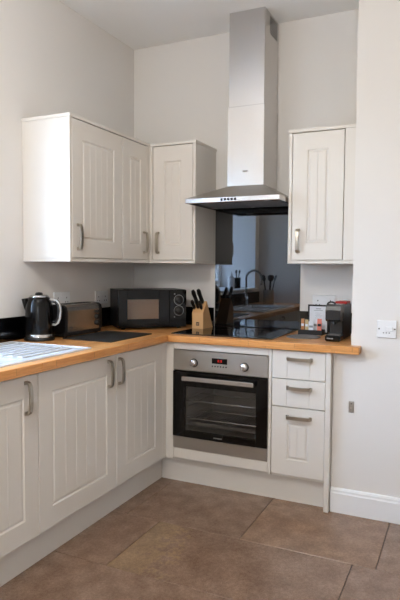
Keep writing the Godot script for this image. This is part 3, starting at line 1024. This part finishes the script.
	bx(st, Vector3(0.016, H - 0.018, -0.2795), Vector3(W - 0.119, H - 0.0145, -0.03))
	bx(st, Vector3(0.016, 0.030, -0.2795), Vector3(W - 0.119, H - 0.018, -0.275))
	mk("cavity", st, M.tan, m)
	mk("turntable", lathed(Vector3(0.175, 0.0305, -0.150), [Vector2(0.0, 0.004), Vector2(0.118, 0.004), Vector2(0.122, 0.009), Vector2(0.124, 0.009), Vector2(0.12, 0.0), Vector2(0.0, 0.0)], 32), M.chrome, m)
	var dn := Node3D.new()
	dn.name = "door"
	m.add_child(dn)
	st = S()
	bx(st, Vector3(0.001, 0.013, -0.020), Vector3(0.060, H - 0.001, 0.0), 0.002)
	bx(st, Vector3(0.270, 0.013, -0.020), Vector3(W - 0.117, H - 0.001, 0.0), 0.002)
	bx(st, Vector3(0.060, 0.013, -0.020), Vector3(0.270, 0.068, -0.0002))
	bx(st, Vector3(0.060, 0.196, -0.020), Vector3(0.270, H - 0.001, -0.0002))
	mk("door_frame", st, M.black_gloss, dn)
	mk("window_pane", boxed(Vector3(0.060, 0.068, -0.008), Vector3(0.270, 0.196, -0.003)), M.mw_pane, dn)
	mk("control_panel", boxed(Vector3(W - 0.115, 0.013, -0.020), Vector3(W, H - 0.001, 0.0), 0.002), M.black_gloss, m)
	for y in [0.120, 0.190]:
		var kn := mk("dial", lathed(Vector3.ZERO, [Vector2(0.026, 0.0), Vector2(0.025, 0.012), Vector2(0.021, 0.016), Vector2(0.0, 0.016)], 28), M.black, m)
		kn.rotation.x = PI / 2
		kn.position = Vector3(W - 0.052, y, 0.0)
		var rg := mk("dial_ring", ring(Vector3.ZERO, 0.034, 0.0035), M.grey_mark, m)
		rg.rotation.x = PI / 2
		rg.position = Vector3(W - 0.052, y, 0.0006)
		mk("dial_mark", boxed(Vector3(W - 0.085, y + (0.036 if y > 0.15 else -0.046), 0.0), Vector3(W - 0.077, y + (0.042 if y > 0.15 else -0.036), 0.0006)), M.grey_mark, m)
	for f in [[0.04, -0.04], [W - 0.04, -0.04], [0.04, -0.26], [W - 0.04, -0.26]]:
		mk("foot", lathed(Vector3(f[0], 0, f[1]), [Vector2(0.0, 0.0), Vector2(0.013, 0.0), Vector2(0.015, 0.0125)], 14), M.black_matt, m)

	# coffee machine
	var c := thing("coffee_machine", "slim black capsule coffee machine against the right wall", "coffee machine", Vector3(1.529, WT, 0.470))
	var cw := 0.086
	mk("body", boxed(Vector3(0.004, 0.0, -0.330), Vector3(cw - 0.004, 0.198, -0.085), 0.006), M.black, c)
	mk("rear_cap", boxed(Vector3(0.010, 0.1975, -0.325), Vector3(cw - 0.008, 0.212, -0.205), 0.004), M.red, c)
	st = S()
	extrude(st, Vector3(0.002, 0, 0), [Vector2(-0.10, 0.108), Vector2(-0.012, 0.112), Vector2(0.0, 0.122), Vector2(0.004, 0.175), Vector2(-0.004, 0.196), Vector2(-0.022, 0.206), Vector2(-0.10, 0.206)], Vector3(0, 0, 1), Vector3(1, 0, 0), cw - 0.004)
	mk("brew_head", st, mat(Color(0.16, 0.17, 0.18), 0.12, 0.0, 0.65), c)
	st = S()
	tube(st, [Vector3(cw / 2, 0.112, -0.03), Vector3(cw / 2, 0.096, -0.03)], [0.016, 0.012], 14)
	mk("spout", st, M.black, c)
	mk("drip_tray", boxed(Vector3(0.0, 0.0, -0.085), Vector3(cw, 0.036, 0.004), 0.008), M.black_gloss, c)
	st = S()
	for j in 6:
		bx(st, Vector3(0.010, 0.036, -0.074 + j * 0.012), Vector3(cw - 0.010, 0.039, -0.068 + j * 0.012))
	mk("drip_grid", st, M.steel_dark, c)
	var tag_ := S()
	for j in 5:
		bx(tag_, Vector3(0.012 + j * 0.0072, 0.014, 0.0038), Vector3(0.0175 + j * 0.0072, 0.021, 0.0046))
	mk("badge", tag_, M.grey_mark, c)
	st = S()
	pts = []
	for j in 9:
		var a := PI * j / 8.0
		pts.append(Vector3(cw / 2 - cos(a) * 0.022 - 0.02, 0.203 + sin(a) * 0.014, -0.05))
	tube(st, pts, 0.005, 8)
	mk("lever", st, M.black, c)

# ------------------------------------------------------------------ small things
func socket(called: String, label: String, at: Vector3, turn: float, w: float, h: float, kind: String) -> void:
	var s := thing(called, label, "switch" if kind == "spur" else "socket", at, turn)
	mk("plate", boxed(Vector3(-w / 2, -h / 2, 0.0005), Vector3(w / 2, h / 2, 0.010), 0.003), M.white_plastic, s)
	if kind == "spur":
		mk("rocker", boxed(Vector3(-0.006, -0.011, 0.010), Vector3(0.030, 0.013, 0.0165), 0.002), M.white_plastic, s)
		for x in [-0.037, 0.040]:
			var sc := mk("screw", lathed(Vector3.ZERO, [Vector2(0.0045, 0.0), Vector2(0.004, 0.0012), Vector2(0.0, 0.0014)], 12), M.steel_dark, s)
			sc.rotation.x = PI / 2
			sc.position = Vector3(x, 0.001, 0.010)
		var pr := S()
		for k in 3:
			bx(pr, Vector3(-0.018 + k * 0.014, -0.022, 0.0098), Vector3(-0.011 + k * 0.014, -0.016, 0.0103))
		mk("printed_mark", pr, M.grey_mark, s)
	else:
		for d in [-1.0, 1.0]:
			mk("rocker", boxed(Vector3(d * 0.012 - 0.006, 0.012, 0.010), Vector3(d * 0.012 + 0.006, 0.032, 0.014), 0.0015), M.white_plastic, s)
			for q in [[0.0, 0.004], [-0.011, -0.022], [0.011, -0.022]]:
				mk("pin_hole", boxed(Vector3(d * 0.040 + q[0] - 0.003, q[1] - 0.004, 0.0098), Vector3(d * 0.040 + q[0] + 0.003, q[1] + 0.004, 0.0103)), M.dark_mark, s)

func small_things() -> void:
	socket("fused_switch", "square white fused switch on the white right wall", Vector3(1.868, 1.005, 0.56), 0.0, 0.098, 0.090, "spur")
	socket("double_socket", "white double socket on left wall above the toaster", Vector3(0.0, 1.120, 0.835), PI / 2, 0.150, 0.080, "socket")
	socket("double_socket", "white double socket behind the coffee card stand", Vector3(1.417, 1.105, 0.0), 0.0, 0.150, 0.080, "socket")
	# latch bracket on the wall under the worktop
	var l := thing("latch_bracket", "small steel latch bracket on the white wall under the worktop", "bracket", Vector3(1.698, 0.580, 0.56))
	mk("plate", boxed(Vector3(-0.014, -0.031, 0.0005), Vector3(0.014, 0.031, 0.003), 0.001), M.steel_soft, l)
	mk("tongue", boxed(Vector3(-0.006, -0.026, 0.003), Vector3(0.006, -0.004, 0.014), 0.001), M.steel_soft, l)
	for y in [0.018, -0.028]:
		var sc := mk("screw", lathed(Vector3.ZERO, [Vector2(0.004, 0.0), Vector2(0.0035, 0.0012), Vector2(0.0, 0.0014)], 10), M.steel_dark, l)
		sc.rotation.x = PI / 2
		sc.position = Vector3(0, y, 0.003)

	# chopping board: black square board by the toaster
	var o := mk("chopping_board", boxed(Vector3(0.200, WT, 0.640), Vector3(0.525, WT + 0.006, 1.075), 0.002), M.black_matt)
	tag(o, "flat black glass chopping board lying in front of the toaster", "board")
	# slate mat
	o = mk("round_mat", lathed(Vector3(1.372, WT, 0.335), [Vector2(0.0, 0.0), Vector2(0.098, 0.0), Vector2(0.1, 0.002), Vector2(0.099, 0.005), Vector2(0.0, 0.005)], 40), M.slate)
	tag(o, "round dark slate mat on the worktop right of the hob", "mat")

	# knife block, standing on the hob's back left corner
	var at := Vector3(0.653, WT + 0.006, 0.270)
	var turn := -0.03
	var b := thing("knife_block", "slanted beech knife block beside the microwave", "knife block", at, turn)
	var st := S()
	var prof := [Vector2(0.0, 0.0), Vector2(0.0, 0.105), Vector2(-0.052, 0.178), Vector2(-0.145, 0.0)]
	grain = Vector3(0, 1, 0)
	extrude(st, Vector3(-0.040, 0, 0), prof, Vector3(0, 0, 1), Vector3(1, 0, 0), 0.080)
	grain = Vector3(1, 0, 0)
	mk("body", st, M.beech, b)
	var lg := S()
	bx(lg, Vector3(-0.011, 0.020, -0.0004), Vector3(0.011, 0.043, 0.0006))
	mk("stamp", lg, M.dark_mark, b)
	var lg2 := S()
	for q in [[-0.006, 0.025], [0.001, 0.025], [-0.006, 0.032], [0.001, 0.033]]:
		bx(lg2, Vector3(q[0], q[1], 0.0004), Vector3(q[0] + 0.0045, q[1] + 0.005, 0.0009))
	mk("stamp_figure", lg2, M.beech, b)
	# knives: handles follow the back slope, up and forwards
	var dir := Vector3(0, 0.128, 0.100).normalized()
	var face_d := Vector3(0, 0.073, -0.052)
	var spots := [
		[-0.024, 0.78, 0.108, 0.0115, "black-handled knife at the top left of the knife block"],
		[0.016, 0.80, 0.114, 0.012, "black-handled knife at the top right of the knife block"],
		[-0.030, 0.30, 0.070, 0.0095, "short black-handled knife at the lower left of the knife block"],
		[-0.004, 0.36, 0.074, 0.0095, "short black-handled knife in the middle of the knife block"],
		[0.022, 0.30, 0.066, 0.0095, "short black-handled knife at the lower right of the knife block"]]
	for s in spots:
		var p: Vector3 = Vector3(s[0], 0.105, 0) + face_d * s[1]
		var k := thing("knife", s[4], "knife", b.transform * p, turn, "knives in the block")
		var hd := S()
		var ln: float = s[2]
		var r: float = s[3]
		tube(hd, [dir * 0.008, dir * 0.02, dir * (ln * 0.5), dir * (ln * 0.85), dir * ln], [r * 0.8, r, r * 0.92, r * 1.1, r * 0.8], 12, 1.45, Vector3(0, -0.46, 0.89))
		mk("handle", hd, M.black, k)
		var bl := S()
		tube(bl, [dir * -0.0006, dir * 0.009], r * 0.75, 10, 1.4, Vector3(0, -0.46, 0.89))
		mk("bolster", bl, M.steel, k)
		for q in [0.35, 0.65]:
			var rv := S()
			for sx in [-1.0, 1.0]:
				tube(rv, [dir * ln * q + Vector3(sx * r * 0.8, 0, 0), dir * ln * q + Vector3(sx * r * 1.02, 0, 0)], 0.0025, 8)
			mk("rivet", rv, M.steel, k)

	socket("wall_socket", "white socket on left wall in the corner, half hidden by microwave", Vector3(0.0, 1.110, 0.420), PI / 2, 0.146, 0.086, "socket")

	# coffee card stand with tray
	var c := thing("card_stand", "black tray with framed white printed card beside coffee machine", "card stand", Vector3(1.305, WT, 0.21))
	st = tray_mesh(Vector3(0, 0, -0.075), Vector3(0.150, 0.030, 0.0))
	mk("tray", st, M.black, c)
	st = S()
	var f0 := Vector3(0.038, 0.0, -0.097)
	bx(st, f0, f0 + Vector3(0.130, 0.010, 0.010), 0.001)
	bx(st, f0 + Vector3(0, 0.170, 0), f0 + Vector3(0.130, 0.180, 0.010), 0.001)
	bx(st, f0 + Vector3(0, 0.010, 0), f0 + Vector3(0.010, 0.170, 0.010), 0.001)
	bx(st, f0 + Vector3(0.120, 0.010, 0), f0 + Vector3(0.130, 0.170, 0.010), 0.001)
	mk("frame", st, M.black, c)
	var card := mk("card", boxed(f0 + Vector3(0.010, 0.010, 0.002), f0 + Vector3(0.120, 0.170, 0.006)), M.paper, c)
	st = S()
	bx(st, f0 + Vector3(0.050, 0.152, 0.0055), f0 + Vector3(0.080, 0.157, 0.0064))
	bx(st, f0 + Vector3(0.038, 0.143, 0.0055), f0 + Vector3(0.092, 0.146, 0.0064))
	for k in 7:
		bx(st, f0 + Vector3(0.045 + 0.004 * (k % 2), 0.128 - k * 0.008, 0.0055), f0 + Vector3(0.088 - 0.005 * ((k + 1) % 3), 0.1292 - k * 0.008, 0.0062))
	mk("print", st, M.grey_mark, card)
	var sach := [
		[0.012, -0.030, 0.020, 0.092, "orange", "orange stick sachet at the outer end of the coffee tray"],
		[0.036, -0.034, 0.020, 0.088, "kraft", "brown stick sachet second in the coffee tray"],
		[0.060, -0.026, 0.030, 0.078, "paper", "white sachet in the middle of the coffee tray"],
		[0.080, -0.048, 0.028, 0.092, "paper", "taller white sachet behind the middle of the coffee tray"],
		[0.112, -0.030, 0.026, 0.096, "coral", "coral pink sachet beside the coffee machine"]]
	for s in sach:
		var q := thing("sachet", s[5], "sachet", Vector3(1.305 + s[0] + s[2] / 2, WT + 0.0025, 0.21 + s[1]), 0.0, "sachets in the coffee tray")
		var pst := S()
		var hw: float = s[2] / 2
		var hh: float = s[3]
		var ext := [Vector2(0.0, 0.0), Vector2(0.0045, hh * 0.3), Vector2(0.004, hh * 0.7), Vector2(0.0005, hh), Vector2(-0.0005, hh), Vector2(-0.004, hh * 0.7), Vector2(-0.0045, hh * 0.3)]
		extrude(pst, Vector3(-hw, 0, 0), ext, Vector3(0, 0, 1), Vector3(1, 0, 0), hw * 2)
		mk("packet", pst, M[s[4]], q)
		mk("band", boxed(Vector3(-hw * 0.8, hh * 0.52, 0.0030), Vector3(hw * 0.8, hh * 0.68, 0.0052)), M.black_matt if s[4] == "coral" else (M.grey_mark if s[4] == "paper" else M.paper), q)

# ------------------------------------------------------------------ added globe lamp, out of the picture, to brighten the room
func added_lamp(at: Vector3, power: float, label: String) -> void:
	var p := thing("added_fill_lamp", label, "lamp", at, 0.0, "added opal globe fill lamps")
	var g := mat(Color(0.95, 0.93, 0.88), 0.4)
	g.emission_enabled = true
	g.emission = Color(1.0, 0.97, 0.93)
	g.emission_energy_multiplier = 3.0
	var prof := []
	for k in 17:
		var a := -PI / 2 + PI * k / 16.0
		prof.append(Vector2(cos(a) * 0.12, sin(a) * 0.12))
	mk("globe", lathed(Vector3.ZERO, prof, 28), g, p)
	mk("collar", lathed(Vector3(0, 0.117, 0), [Vector2(0.035, 0.0), Vector2(0.035, 0.03), Vector2(0.012, 0.045), Vector2(0.0, 0.045)], 18), M.nickel, p)
	var st := S()
	tube(st, [Vector3(0, 0.16, 0), Vector3(0, CEIL - at.y - 0.024, 0)], 0.004, 8)
	mk("cord", st, M.white_plastic, p)
	mk("ceiling_rose", lathed(Vector3(0, CEIL - at.y - 0.026, 0), [Vector2(0.0, 0.0), Vector2(0.03, 0.002), Vector2(0.048, 0.014), Vector2(0.05, 0.0255)], 20), M.white_plastic, p)
	var l := OmniLight3D.new()
	l.name = "added_fill_light"
	l.light_color = Color(1.0, 0.99, 0.97)
	l.light_energy = power
	l.light_size = 0.11
	l.omni_range = 12.0
	l.omni_attenuation = 2.0
	l.shadow_enabled = true
	p.add_child(l)
